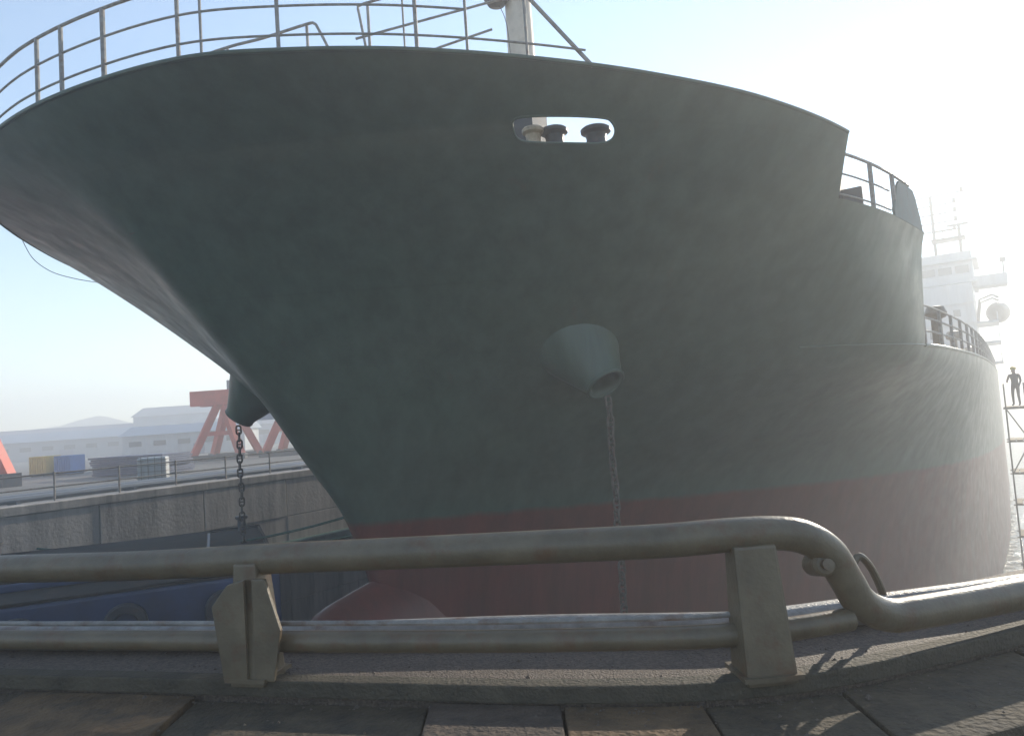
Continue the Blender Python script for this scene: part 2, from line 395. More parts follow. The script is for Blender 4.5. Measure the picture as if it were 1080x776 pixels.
def shell_normal(co):
    q = co - T0; s = q.dot(SV); p = q.dot(PV); z = q.z; sg = 1 if p >= 0 else -1
    o = s - stem(z)
    if o < 0.02 or abs(p) < 0.03: n = SV*-1.0 + Vector((0, 0, (stem(z+.05)-stem(z-.05))/.1)); return n.normalized()
    e = min(0.04, o*.4); ds = (half(s+e, z)-half(s-e, z))/(2*e); dz = (half(s, z+.05)-half(s, z-.05))/.1
    return (PV*sg - SV*ds - Vector((0, 0, dz))).normalized()
def set_normals(me):
    out = []
    for v in me.vertices:
        q = v.co - T0; o = q.dot(SV) - stem(q.z); n = v.normal.copy()
        if o > 0.15: n = n.lerp(shell_normal(v.co), min(1, (o-.15)/.5)).normalized()
        out.append(n)
    me.normals_split_custom_set_from_vertices(out)
def orient(bm):
    for f in bm.faces:
        if f.normal.dot(shell_normal(f.calc_center_median())) < 0: f.normal_flip()
def hull_mesh():
    vs, fs, uv = [], [], []
    def grid(rows):                                     # rows: list of lists of (s, p, z)
        n0 = len(vs); c = len(rows[0])
        for r in rows:
            for (s, p, z) in r: vs.append(W(s, p, z)); uv.append((s + 200 if p >= 0 else s + 403.7, z + 50.7))
        for i in range(len(rows)-1):
            for j in range(c-1): fs.append((n0+i*c+j, n0+i*c+j+1, n0+(i+1)*c+j+1, n0+(i+1)*c+j))
    lo = [-7.0+i*(MAIN+7.0)/34 for i in range(35)]; up = [MAIN+i*(FC-MAIN)/9 for i in range(10)]
    NU = 64
    for sg in (1, -1):
        grid([[(stem(z)+(s_end(z)-stem(z))*(k/NU)**2, sg*half(stem(z)+(s_end(z)-stem(z))*(k/NU)**2, z), z) for k in range(NU+1)] for z in lo])
        grid([[(stem(z)+(s_end(z)-stem(z))*(k/NU)**2, sg*half(stem(z)+(s_end(z)-stem(z))*(k/NU)**2, z), z) for k in range(NU+1)] for z in up])
        aft = [s_end(0)+(LEN-s_end(0))*(k/44)**1.5 for k in range(45)]
        grid([[(s, sg*half(s, z), z) for s in aft] for z in lo])
    me = bpy.data.meshes.new('hull'); me.from_pydata(vs, [], fs)
    l = me.uv_layers.new(name='plates')
    for lp in me.loops: l.data[lp.index].uv = uv[lp.vertex_index]
    bm = bmesh.new(); bm.from_mesh(me); bmesh.ops.remove_doubles(bm, verts=bm.verts, dist=1e-3)
    bm.normal_update(); orient(bm)
    for f in bm.faces: f.smooth = True
    bm.to_mesh(me); bm.free(); me.materials.append(M_hull); set_normals(me); return me
hull = bpy.data.objects.new('hull', hull_mesh()); COL.objects.link(hull); adopt(hull, ship)

HOLE = [(4.24, 9.26), (4.16, 9.33), (4.22, 9.365), (4.68, 9.36), (5.08, 9.335), (5.22, 9.30), (5.38, 9.21), (5.47, 9.11), (5.40, 9.06), (5.03, 9.07), (4.60, 9.10), (4.42, 9.15)]
def hole_loop(k=4):
    P = [Vector((a, b, 0)) for a, b in HOLE]; n = len(P); out = []
    for i in range(n):
        a, b, c, d = P[i-1], P[i], P[(i+1) % n], P[(i+2) % n]
        for j in range(k):
            t = j/k; q = 0.5*((2*b)+(c-a)*t+(2*a-5*b+4*c-d)*t*t+(3*b-a-3*c+d)*t**3)
            out.append((q.x, q.y))
    return out
HL = hole_loop()
FCB = FC - 0.012
def bulwark_point(u, v):
    z = FCB + v*1.3
    for _ in range(4):
        s = stem(z) + (s_brk(z)-stem(z))*u*u; z = FCB + v*(top_z(max(s, 0))-FCB)
    return stem(z) + (s_brk(z)-stem(z))*u*u, z
def bulwark_uv(s, z):
    return math.sqrt(max(s-stem(z), 0)/(s_brk(z)-stem(z))), (z-FCB)/(top_z(s)-FCB)
def bulwark_mesh():
    NU, NV = 72, 12; huv = [bulwark_uv(s, z) for s, z in HL]
    cu = sum(a for a, b in huv)/len(huv); cv = sum(b for a, b in huv)/len(huv)
    us = [a for a, b in huv]; vvs = [b for a, b in huv]
    def near_hole(u, v): return min(us)-.006 < u < max(us)+.006 and min(vvs)-.02 < v < max(vvs)+.02
    i0 = int(min(us)*NU)-1; i1 = int(max(us)*NU)+2
    pts = [(i/NU, j/NV) for i in range(i0, i1+1) for j in range(NV+1) if not near_hole(i/NU, j/NV)]
    n0 = len(pts); pts += huv
    ed = [(n0+i, n0+(i+1) % len(huv)) for i in range(len(huv))]
    out = delaunay_2d_cdt([Vector(p) for p in pts], ed, [], 0, 1e-6)
    vs, fs, uv = [], [], []
    def inside(u, v):
        c = False
        for i in range(len(huv)):
            (x1, y1), (x2, y2) = huv[i], huv[i-1]
            if (y1 > v) != (y2 > v) and u < (x2-x1)*(v-y1)/(y2-y1)+x1: c = not c
        return c
    for q in out[0]:
        s, z = bulwark_point(q.x, q.y); vs.append(W(s, half(s, z)+.0012, z)); uv.append((s+200, z+50.7))
    for f in out[2]:
        c = [sum(out[0][i][k] for i in f)/len(f) for k in (0, 1)]
        if not inside(*c): fs.append(tuple(f))
    c = NV+1
    for sg in (1, -1):
        n1 = len(vs)
        for i in range(NU+1):
            for j in range(NV+1):
                s, z = bulwark_point(i/NU, j/NV); vs.append(W(s, sg*(half(s, z)+(.0012 if i else 0)), z)); uv.append((s+(200 if sg > 0 else 403.7), z+50.7))
        fs += [(n1+i*c+j, n1+(i+1)*c+j, n1+(i+1)*c+j+1, n1+i*c+j+1) for i in range(NU) for j in range(NV) if sg < 0 or not i0 <= i < i1]
    me = bpy.data.meshes.new('bulwark'); me.from_pydata(vs, [], fs)
    l = me.uv_layers.new(name='plates')
    for lp in me.loops: l.data[lp.index].uv = uv[lp.vertex_index]
    bm = bmesh.new(); bm.from_mesh(me); bmesh.ops.remove_doubles(bm, verts=[v for v in bm.verts], dist=2e-3)
    bmesh.ops.delete(bm, geom=[v for v in bm.verts if not v.link_faces], context='VERTS')
    bm.normal_update(); orient(bm)
    for f in bm.faces: f.smooth = True
    bm.to_mesh(me); bm.free(); me.materials.append(M_hull); set_normals(me); return me
bulwark = bpy.data.objects.new('bulwark', bulwark_mesh()); COL.objects.link(bulwark); adopt(bulwark, ship)
def end_plate(name, ends, zs):
    mb = MB(); n = len(zs)
    mb.add([W(e, -half(e, z)+.01, z) for e, z in zip(ends, zs)] + [W(e, half(e, z)-.01, z) for e, z in zip(ends, zs)], [(i, i+1, n+i+1, n+i) for i in range(n-1)])
    mb.build(name, M_hull, ship)
zs = [MAIN-.02+i*(FC-MAIN)/6 for i in range(7)]; end_plate('forecastle_bulkhead', [s_end(z)-.01 for z in zs], zs)
zs = [-7+i*(MAIN+7)/10 for i in range(11)]; end_plate('transom', [LEN-.02]*11, zs)

# decks
def deck(name, z, ss, m):
    port = [W(s, half(s, z)-0.13, z-0.03) for s in ss]; st = [W(s, -half(s, z)+0.13, z-0.03) for s in ss]
    mb = MB(); n = len(ss); mb.add(port + st, [(i, i+1, n+i+1, n+i) for i in range(n-1)]); return mb.build(name, m, ship)
deck('forecastle_deck', FC, [stem(FC)+(s_end(FC)-stem(FC))*(k/30)**2 for k in range(31)], M_deckp)
deck('main_deck', MAIN, [s_end(0)+(LEN-s_end(0))*k/40 for k in range(41)], M_deckp)

# top edge bar of the bulwark
def bul_path(n=60, sg=1, inset=0.0, dz=0.0, u0=0.0, u1=1.0):
    out = []
    for i in range(n+1):
        s, z = bulwark_point(u0+(u1-u0)*i/n, 1.0); out.append(W(s+inset*0.6*max(0, 1-s/4), sg*max(half(s, z)-inset, 0), z+dz))
    return out
mb = MB(); mb.tube(bul_path(60, -1, .02, .0)[::-1] + bul_path(60, 1, .02, .0)[1:], 0.035, 8); mb.build('bulwark_cap', M_hull, ship, smooth=True)
# welded main deck line on the forecastle side
mb = MB(); mb.tube([W(s, half(s, MAIN)+0.012, MAIN) for s in np.linspace(12.2, s_end(0), 16)], 0.022, 6); mb.build('weld_bead', M_hull, ship, smooth=True)

# bulbous bow
mb = MB(); rings = []
for i in range(21):
    t = i/20; s = 3.9 + 6.2*t
    r = 1.25*math.sqrt(max(0, 1-(1-min(t/0.55, 1))**2)); top = 0.30+0.92*min(1, t/0.75)**0.8; bot = -6.6
    if t == 0: r = 0.02
    zc = -2.6; ring = []
    for j in range(28):
        q = 2*math.pi*j/28; cz, sy = math.cos(q), math.sin(q)
        k = min(1, math.sqrt(max(0, 1-(1-min(t/0.4, 1))**2))+.02)
        ring.append(W(s, r*sy, zc + (cz*(top-zc) if cz > 0 else cz*(zc-bot))*k))
    rings.append(ring)
vs = [v for r_ in rings for v in r_]
mb.add(vs, [(i*28+j, i*28+(j+1) % 28, (i+1)*28+(j+1) % 28, (i+1)*28+j) for i in range(20) for j in range(28)] + [tuple(range(28))])
mb.build('bulbous_bow', M_hull, ship, smooth=True, auto=60)

# hawse bolsters
def frame_z(origin, axis):
    q = axis.normalized().to_track_quat('Z', 'Y'); return Matrix.Translation(origin) @ q.to_matrix().to_4x4()
for sg in (1, -1):
    Mth = W(8.3, sg*6.02, 5.25); ax = (SV*-0.22 + PV*sg*0.60 + Vector((0, 0, -0.78))).normalized()
    F = frame_z(Mth, ax)
    mb = MB(); mb.lathe([(1.34, -1.95), (1.10, -1.45), (0.88, -1.0), (0.64, -.5), (0.455, -.1), (.44, -.03), (.435, .02), (.405, .05), (.36, .05), (.325, .01), (.31, -.1), (.30, -1.2)], F, 44)
    bo = mb.build('hawse_bolster', M_hull, ship, smooth=True, auto=50)
    mb = MB(); mb.lathe([(.30, -1.15), (.02, -1.15)], F, 24); mb.build('hawse_throat', M_dark, bo)
    mb = MB(); mb.tube([F @ Vector((.405*math.cos(q), .405*math.sin(q), .04)) for q in np.linspace(0, 2*math.pi, 33)[:-1]], .04, 8, closed=True)
    mb.build('bolster_lip', M_hull, bo, smooth=True)

# fairlead: cast rim, sill and rollers in the bulwark opening
rim = MB(); rim.tube([W(s, half(s, z)-0.02, z) for s, z in HL], 0.024, 8, closed=True)
fairlead = rim.build('roller_fairlead', M_hull, ship, smooth=True)
mb = MB()
for i, (a, b) in enumerate(((4.3, 4.8), (4.8, 5.3), (5.3, 5.9))):
    mb.add([W(a, half(a, 8.97)-.05, 9.04), W(b, half(b, 8.97)-.05, 9.04), W(b, half(b, 9.06)-.9, 9.04), W(a, half(a, 9.06)-.9, 9.04),
            W(a, half(a, 8.97)-.05, 8.99), W(b, half(b, 8.97)-.05, 8.99), W(b, half(b, 9.06)-.9, 8.99), W(a, half(a, 9.06)-.9, 8.99)],
           [(0, 1, 2, 3), (7, 6, 5, 4), (0, 4, 5, 1), (2, 6, 7, 3), (1, 5, 6, 2), (0, 3, 7, 4)])
mb.build('sill', M_dark, fairlead)
mb = MB(); mb.box(W(5.22, 6.50, 9.62), (.42, .5, .9), Matrix.Rotation(-AX, 3, 'Z')); mb.build('cheek_plate', M_dark, fairlead)
for s, p, mm, sc in ((4.90, 6.75, M_tan, .80), (5.17, 7.0, M_dark, 1.0), (5.64, 7.54, M_dark, 1.1)):
    mb = MB(); mb.lathe([(.02, 0), (.2*sc, 0), (.2*sc, .05), (.16*sc, .10), (.15*sc, .22), (.165*sc, .29), (.23*sc, .33), (.235*sc, .38), (.2*sc, .41), (.02, .42)],
                        Matrix.Translation(W(s, p, 9.035)), 24)
    mb.build('roller', mm, fairlead, smooth=True, auto=40)

# railing on top of the bow bulwark
def bow_rail():
    r = empty('bow_railing', W(0, 0, FC), -AX); adopt(r, ship)
    for dz, rad, ue in ((0.25, .018, .675), (0.68, .018, .56), (1.12, .026, .56)):
        mb = MB(); mb.tube(bul_path(40, -1, .1, dz, 0, .7)[::-1] + bul_path(40, 1, .1, dz, 0, ue)[1:], rad, 8); mb.build('rail', M_railm, r, smooth=True)
    def st(s, sg, thick, lean=0.0):
        z = top_z(max(s, 0)); y = sg*max(half(s, z)-.1, 0); b = W(s+.06*max(0, 1-s/4), y, z-.01); t = W(s+.06*max(0, 1-s/4), y, z+1.12)
        m = MB(); m.tube([b, t], thick, 8); m.build('stanchion', M_railm, r, smooth=True)
    for s, th in ((0.0, .035), (.06, .035), (.21, .04), (.56, .032), (.70, .022), (1.27, .03), (2.45, .03), (2.95, .022), (3.6, .022)): st(s, 1, th)
    for s in (.12, .5, 1.2, 2.2, 3.4, 4.6): st(s, -1, .03)
    mb = MB(); mb.tube([(0.33, 10.88, 11.30), (0.62, 10.90, 11.06), W(4.33, half(4.33, 9.83)-.03, 9.82)], .033, 8); mb.build('end_brace', M_railm, r, smooth=True)
bow_rail()

# stair handrails and foremast on the forecastle
hr = empty('stair_handrail', (-4.2, 13.4, 8.47)); adopt(hr, ship)
def tb(parent, name, m, pts, r, sub=0):
    mb = MB(); mb.tube(smooth_path(pts, sub) if sub else pts, r, 8); return mb.build(name, m, parent, smooth=True)
tb(hr, 'handrail', M_railm, [(-5.81, 13.40, 11.67), (-4.89, 13.40, 11.93), (-4.22, 13.40, 12.06), (-3.39, 13.40, 12.27), (-3.25, 13.40, 12.27), (-3.18, 13.40, 12.17), (-2.96, 13.40, 11.64), (-2.61, 13.40, 10.51)], .028, 4)
tb(hr, 'post', M_railm, [(-4.89, 13.40, 8.47), (-4.89, 13.40, 11.92)], .026); tb(hr, 'post', M_railm, [(-3.39, 13.40, 8.47), (-3.39, 13.40, 12.24)], .03)
h2 = empty('platform_ladder', (-1.2, 13.4, 8.47)); adopt(h2, ship)
tb(h2, 'handrail', M_railm, [(-2.25, 13.40, 11.34), (-2.40, 13.40, 12.41), (-2.41, 13.40, 12.50), (-2.29, 13.40, 12.59), (-1.28, 13.40, 12.81), (-0.24, 13.40, 13.12)], .026, 4)
tb(h2, 'post', M_railm, [(-2.23, 13.40, 8.47), (-2.23, 13.40, 12.57)], .03)
tb(h2, 'stringer', M_railm, [(-2.49, 13.40, 11.92), (0.12, 13.40, 12.46), (1.42, 13.40, 12.72)], .024); tb(h2, 'stringer', M_railm, [(-1.90, 13.40, 11.34), (-0.91, 13.40, 11.65), (0.07, 13.40, 11.92)], .024)
tb(h2, 'post', M_railm, [(-1.58, 13.40, 8.47), (-1.58, 13.40, 12.76)], .02)
fm = empty('foremast', (.63, 14.5, 8.47)); adopt(fm, ship)
mb = MB(); mb.lathe([(.32, 0), (.29, 1.2), (.26, 4.6), (.22, 8.5), (.17, 8.6), (.01, 8.62)], Matrix.Translation((.63, 14.5, 8.47)), 28); mb.build('mast_tube', M_cream, fm, smooth=True)
mb = MB(); mb.lathe([(.01, -.24), (.17, -.2), (.25, -.08), (.27, .08), (.22, .2), (.01, .26)], Matrix.Translation((0.20, 14.27, 13.08)), 24); mb.build('lamp', M_dark, fm, smooth=True)
mb = MB(); mb.box((0.41, 14.35, 13.02), (.5, .1, .08)); mb.tube([(0.80, 14.16, 12.98), (1.08, 14.10, 12.95)], .07, 10); mb.build('bracket', M_dark, fm)
tb(fm, 'cable', M_dark, [(0.25, 14.22, 12.83), (0.34, 14.16, 12.55), (0.39, 14.22, 12.21), (0.41, 14.27, 11.41)], .008, 4)

# mooring winch, end bulwark and railing on the after part of the forecastle
mw = empty('mooring_winch', W(12.2, 10.2, FC), -AX); adopt(mw, ship)
F = frame_z(W(12.0, 9.4, FC+.62), PV)
mb = MB(); mb.lathe([(.01, 0), (.42, 0), (.42, .06), (.25, .09), (.25, .8), (.42, .83), (.42, .9), (.01, .9)], F, 28); mb.build('drum', M_dark, mw, smooth=True, auto=30)
mb = MB()
for p in (9.3, 10.36): mb.box(W(12.0, p, FC+.3), (.12, .7, .66), Matrix.Rotation(-AX+math.pi/2, 3, 'Z'))
mb.box(W(12.0, 9.83, FC+.03), (1.3, 1.0, .08), Matrix.Rotation(-AX, 3, 'Z')); mb.build('winch_frame', M_dark, mw, bevel=.02)
mb = MB(); ss = [12.7+i*.2 for i in range(14)]
def end_top(s): return FC + (0.15+0.75*min(1, max(0, (s-12.7)/.5)) if s < 14.6 else 0.9-1.25*(s-14.6)**1.0)
ss = [s for s in ss if s <= s_end(FC)]
for k in range(len(ss)-1):
    a, b = ss[k], ss[k+1]; q = []
    for s in (a, b):
        for d in (0, -.05):
            q += [W(s, half(s, FC)+d, FC-.02), W(s, half(s, FC)+d-.02, max(end_top(s), FC+.02))]
    mb.add(q, [(0, 1, 5, 4), (2, 6, 7, 3), (1, 3, 7, 5), (0, 4, 6, 2), (0, 2, 3, 1), (4, 5, 7, 6)])
mb.build('end_bulwark', M_green, ship)
fr = empty('forecastle_railing', W(9.5, 11, FC), -AX); adopt(fr, ship)
for dz, rad in ((0.12, .02), (.55, .02), (.98, .032)):
    tb(fr, 'rail', M_railm, [W(s, half(s, FC)-.06, FC+dz-.0*s) for s in np.linspace(9.6, 14.3 if dz > .9 else 12.6, 14)], rad)
for s in (11.6, 12.9, 13.9): tb(fr, 'stanchion', M_railm, [W(s, half(s, FC)-.06, FC-.03), W(s, half(s, FC)-.06, FC+.98)], .05)

mr = empty('main_deck_railing', W(18, 12, MAIN), -AX); adopt(mr, ship)
for dz in (.42, .78, 1.12): tb(mr, 'rail', M_railm, [W(s, half(s, MAIN)-.12, MAIN+dz) for s in np.linspace(17, 83, 50)], .03)
for k in range(28):
    s = 17.2 + 2.4*k; tb(mr, 'stanchion', M_railm, [W(s, half(s, MAIN)-.12, MAIN-.03), W(s, half(s, MAIN)-.12, MAIN+1.12)], .05)
mb = MB(); mb.tube([W(s, half(s, MAIN), MAIN) for s in np.linspace(s_end(0), 86, 40)], .05, 8); mb.build('sheer_bar', M_hull, ship, smooth=True)

# hatches and deck gear between forecastle and deckhouse
rotm = Matrix.Rotation(-AX, 3, 'Z')         # box x -> port, y -> aft
for s in (27, 46, 65):
    mb = MB(); mb.box(W(s, 0, MAIN+.7), (15, 16, 1.5), rotm); h = mb.build('hatch_coaming', M_deckp, ship)
    mb = MB()
    for k in range(4): mb.box(W(s-6+4*k, 0, MAIN+1.66), (15.4, 3.9, .35), rotm)
    mb.build('hatch_cover', M_steel, h, bevel=.05)
for s, p in ((19, 10.6), (22.5, 11.2), (36.5, 11.0), (56, 11.0)):
    mb = MB(); F = Matrix.Translation(W(s, p, MAIN))
    mb.lathe([(.16, -.02), (.16, 1.1), (.3, 1.15), (.34, 1.3), (.26, 1.5), (.01, 1.55)], F, 16); mb.build('vent_head', M_steel, ship, smooth=True)

# deckhouse, bridge, mast
def V(s, p, z): return W(s-28, p, 5.7+(z-5.7)*0.76)
dh = MB(); dh.box(V(119, 0, 12.0), (22.0, 12, 9.5), rotm); dh.box(V(120, 0, 18.6), (22.8, 12.5, .25), rotm)
deckhouse = dh.build('deckhouse', M_white, ship, bevel=.06)
for z in (8.6, 11.4, 14.2):
    for k in range(9):
        mb = MB(); mb.box(V(112.97, -9.4+2.35*k, z), (.62, .12, .72), rotm); mb.build('window', M_glass, deckhouse)
    mb = MB(); mb.box(V(112.9, 0, z+1.35), (22.1, .24, .12), rotm); mb.build('deck_edge', M_white, deckhouse)
for k, z in enumerate((8.6, 11.4, 14.2)):
    mb = MB(); mb.box(V(117.5, 12.0, z-1.5), (2.0, 7.5, .2), rotm); bal = mb.build('side_gallery', M_white, deckhouse)
    mb = MB()
    for q in range(6): mb.tube([V(114+1.4*q, 12.9, z-1.4), V(114+1.4*q, 12.9, z-.3)], .05, 6)
    for dz in (-.9, -.3): mb.tube([V(113.8, 12.9, z+dz), V(121.2, 12.9, z+dz)], .05, 6)
    mb.build('gallery_railing', M_white, bal)
wh = MB(); wh.box(V(119, 0, 20.2), (22.4, 8.5, 2.3), rotm); wh.box(V(119, 0, 21.8), (23.4, 9.6, .25), rotm)
wheel = wh.build('wheelhouse', M_white, ship, bevel=.05)
for k in range(14):
    mb = MB(); mb.box(V(114.73, -10.2+1.57*k, 20.5), (1.25, .1, .8), rotm); mb.build('window', M_glass, wheel)
mb = MB(); mb.box(V(114.5, 0, 22.35), (22.4, .12, .9), rotm); mb.build('wind_dodger', M_white, wheel)
for sg in (1, -1):
    mb = MB(); mb.box(V(117, sg*12.6, 18.0), (3.0, 3.4, .25), rotm); mb.box(V(115.3, sg*12.6, 18.7), (3.0, .12, 1.0), rotm); mb.box(V(117, sg*14.1, 18.7), (.12, 3.4, 1.0), rotm)
    wing = mb.build('bridge_wing', M_white, ship)
    mb = MB(); mb.tube([V(116, sg*13.9, 18.1), V(116, sg*13.9, 21.0)], .08, 8); mb.lathe([(.01, 0), (.3, .05), (.3, .5), (.01, .55)], Matrix.Translation(V(116, sg*13.9, 20.9)), 12)
    mb.build('wing_lamp', M_dark, wing)
    # lifeboat on davits below the wing
    F = frame_z(V(122, sg*13.0, 14.6), SV); mb = MB()
    mb.lathe([(.02, -3.2), (.6, -2.9), (1.05, -2.0), (1.2, 0), (1.05, 2.0), (.6, 2.9), (.02, 3.2)], F, 18); lb = mb.build('lifeboat', M_steel, ship, smooth=True)
    mb = MB()
    for d in (-2, 2): mb.tube([V(122+d, sg*11.0, 13.4), V(122+d, sg*11.4, 16.6), V(122+d, sg*12.6, 17.1), V(122+d, sg*13.2, 16.6)], .13, 8)
    mb.build('davit', M_dark, lb)
rm = empty('radar_mast', V(116.5, 7.9, 21.9), -AX); adopt(rm, ship)
tb(rm, 'mast_pole', M_dark, [V(116.5, 7.9, 21.8), V(116.5, 7.9, 32.0)], .16)
for z, a, b in ((32.0, -2.2, 3.2), (30.6, -1.8, 2.4), (29.3, -1.8, 2.4), (28.0, -1.2, 2.4), (26.8, -1.2, 2.2)):
    o = tb(rm, 'yard', M_dark, [V(116.5, 7.9+a, z), V(116.5, 7.9+b, z)], .075)
    mb = MB(); mb.lathe([(.02, 0), (.16, .02), (.16, .45), (.02, .5)], Matrix.Translation(V(116.5, 7.9+b-.2, z)), 10); mb.build('navigation_light', M_dark, o)
mb = MB(); mb.box(V(116.5, 9.2, 25.3), (3.2, 2.0, .25), rotm)
for q in (8.0, 8.8, 9.6, 10.4): mb.tube([V(115.4, q, 25.4), V(115.4, q, 26.4)], .05, 6)
mb.tube([V(115.4, 7.9, 26.4), V(115.4, 10.6, 26.4)], .05, 6); mb.build('radar_platform', M_dark, rm)
tb(rm, 'platform_post', M_dark, [V(116.5, 10.3, 21.8), V(116.5, 10.3, 27.2)], .16)
tb(rm, 'radar_scanner', M_dark, [V(116.5, 9.2, 27.3), V(116.5, 11.2, 27.3)], .14)
mb = MB(); mb.box(V(128, 0, 19), (6, 6, 5.4), rotm, (.8, .85)); mb.build('funnel', M_hull, ship, bevel=.3)

# wire bight hanging off the stem
wire = MB(); wire.tube(smooth_path([W(3.0, -7.0, 9.86), W(3.5, -7.6, 9.58), W(4.1, -7.95, 9.38), W(4.7, -8.0, 9.28), W(5.3, -8.0, 9.24)], 6), .009, 6)
wire.build('wire_bight', M_dark, ship, smooth=True)

# ------------------------------------------------------------------ anchor chains, link by link
def link_mesh(d=0.052):
    L, Wd = 6.0*d, 3.55*d; path = []
    r = Wd/2 - d/2; h = L/2 - d/2 - r
    for k in range(9): q = math.pi*k/8; path.append((r*math.cos(q), 0, h + r*math.sin(q)))
    for k in range(9): q = math.pi + math.pi*k/8; path.append((r*math.cos(q), 0, -h + r*math.sin(q)))
    mb = MB(); mb.tube(path, d/2, 8, closed=True); mb.tube([(-r, 0, 0), (r, 0, 0)], d*0.36, 6)
    return mb.mesh('chain_link', M_chain, smooth=True)
LINK = link_mesh()
def chain(top, length, label, path=None):
    r = empty('anchor_chain', top); tag(r, label, 'chain', 'anchor chains of the ship')
    pitch = 0.052*4.05; n = int(length/pitch)
    for k in range(n):
        o = bpy.data.objects.new('chain_link', LINK); COL.objects.link(o); o.parent = r
        x = .012*math.sin(k*.9); o.location = (x, 0, -pitch*(k+.5)); o.rotation_euler = (random.uniform(-.07, .07), random.uniform(-.07, .07), (k % 2)*math.pi/2 + .5 + random.uniform(-.12, .12))
    return r
for sg, lab in ((1, 'iron anchor chain hanging down the hull from the near cone-shaped hawse bolster'),
                (-1, 'dark anchor chain hanging clear against the dock wall beyond the stem')):
    ax = (SV*-0.22 + PV*sg*0.60 + Vector((0, 0, -0.78))).normalized(); m_ = W(8.3, sg*6.02, 5.25)
    chain(m_ + ax*.10 + Vector((0, 0, -.22)), 9.9, lab)

# ------------------------------------------------------------------ guard rail on our quay
rail = empty('quay_guard_rail', (0, 2.9, 3.65))
tag(rail, 'heavy grey pipe guard rail with flat posts along the near quay edge', 'guard rail')
top = [(-9, 6.2, 4.11), (-6, 5.05, 4.11), (-3.351,3.927,4.109),(-2.545,3.631,4.134),(-1.75,3.427,4.138),(-1.129,3.264,4.156),(-0.608,3.134,4.165),(0.175,2.953,4.177),(0.538,2.898,4.18),(0.795,2.893,4.185),(0.983,2.909,4.176),(1.098,2.928,4.147),(1.195,2.953,4.077),(1.256,2.972,3.97),(1.315,2.991,3.869),(1.429,3.03,3.803),(1.59,3.083,3.789),(2.16,3.293,3.777),(3.296,3.774,3.76),(4.6, 4.35, 3.76),(8, 6.1, 3.76)]
mb = MB(); mb.tube(smooth_path(top, 8), .066, 20); mb.build('top_rail', M_steel, rail, smooth=True)
low = [(-9, 6.2, 3.80), (-6, 5.05, 3.80), (-3.358,3.93,3.79),(-2.555,3.634,3.8),(-1.765,3.43,3.802),(-1.058,3.246,3.804),(-0.229,3.038,3.809),(0.509,2.901,3.812),(0.76,2.891,3.81),(0.985,2.91,3.81),(1.26,2.977,3.812)]
mb = MB(); mb.tube(smooth_path(low, 8), .044, 16); mb.build('lower_rail', M_steel, rail, smooth=True)
mb = MB(); mb.tube([(p[0], p[1]+.035, p[2]+.066) for p in smooth_path(low[:-1], 8)], .012, 8); mb.build('cable', M_railm, rail, smooth=True)
def post(x, wt, wb, gus=None):
    y = kerb_y(x) + .03; d = (kerb_y(x+.1)-kerb_y(x-.1))/.2; a = math.atan(d); rz = Matrix.Rotation(a, 3, 'Z')
    m = MB(); z0, z1 = 3.645, 4.15; vs = []
    for z, w, t in ((z0, wb, .09), (z1, wt, .055)):
        for sx, sy in ((-1, -1), (1, -1), (1, 1), (-1, 1)): vs.append(rz @ Vector((sx*w/2 + (.012 if z == z0 else 0), sy*t, 0)) + Vector((x, y, z)))
    m.add(vs, [(0, 3, 2, 1), (4, 5, 6, 7), (0, 1, 5, 4), (1, 2, 6, 5), (2, 3, 7, 6), (3, 0, 4, 7)])
    o = m.build('post', M_steel, rail, bevel=.012)
    m = MB(); m.box((x+.01, y, 3.675), (wb+.03, .21, .016), rz)
    m.build('base_plate', M_steel, o)
    return o
post(0.862, .165, .195)
p = post(-1.19, .11, .16)
mb = MB()                                       # raking brace plate on the left post
vs = []
for dy in (0, .03):
    for (x, z) in ((-1.30, 3.67), (-1.345, 3.98), (-1.27, 4.07), (-1.19, 4.09), (-1.19, 3.67)): vs.append((x, kerb_y(x) - .075 + dy, z))
mb.add(vs, [(4, 3, 2, 1, 0), (5, 6, 7, 8, 9)] + [(i, (i+1) % 5, 5+(i+1) % 5, 5+i) for i in range(5)])
mb.build('gusset_plate', M_steel, p, bevel=.005)
vs = []
mb = MB()
for dy in (0, .03):
    for (x, z) in ((-1.16, 3.67), (-1.16, 4.09), (-1.10, 4.09), (-1.035, 3.88), (-1.075, 3.67)): vs.append((x, kerb_y(x) - .06 + dy, z))
mb.add(vs, [(4, 3, 2, 1, 0), (5, 6, 7, 8, 9)] + [(i, (i+1) % 5, 5+(i+1) % 5, 5+i) for i in range(5)])
mb.build('gusset_plate', M_steel, p, bevel=.005)
post(-4.6, .15, .19); post(3.6, .15, .17)
mb = MB(); F = frame_z(Vector((1.15, 2.90, 4.047)), Vector((0, -1, .2)))
mb.lathe([(.045, -.12), (.045, 0), (.035, .01), (.022, .012), (.022, .04), (.001, .042)], F, 16); mb.build('pipe_plug', M_steel, rail, smooth=True, auto=30)

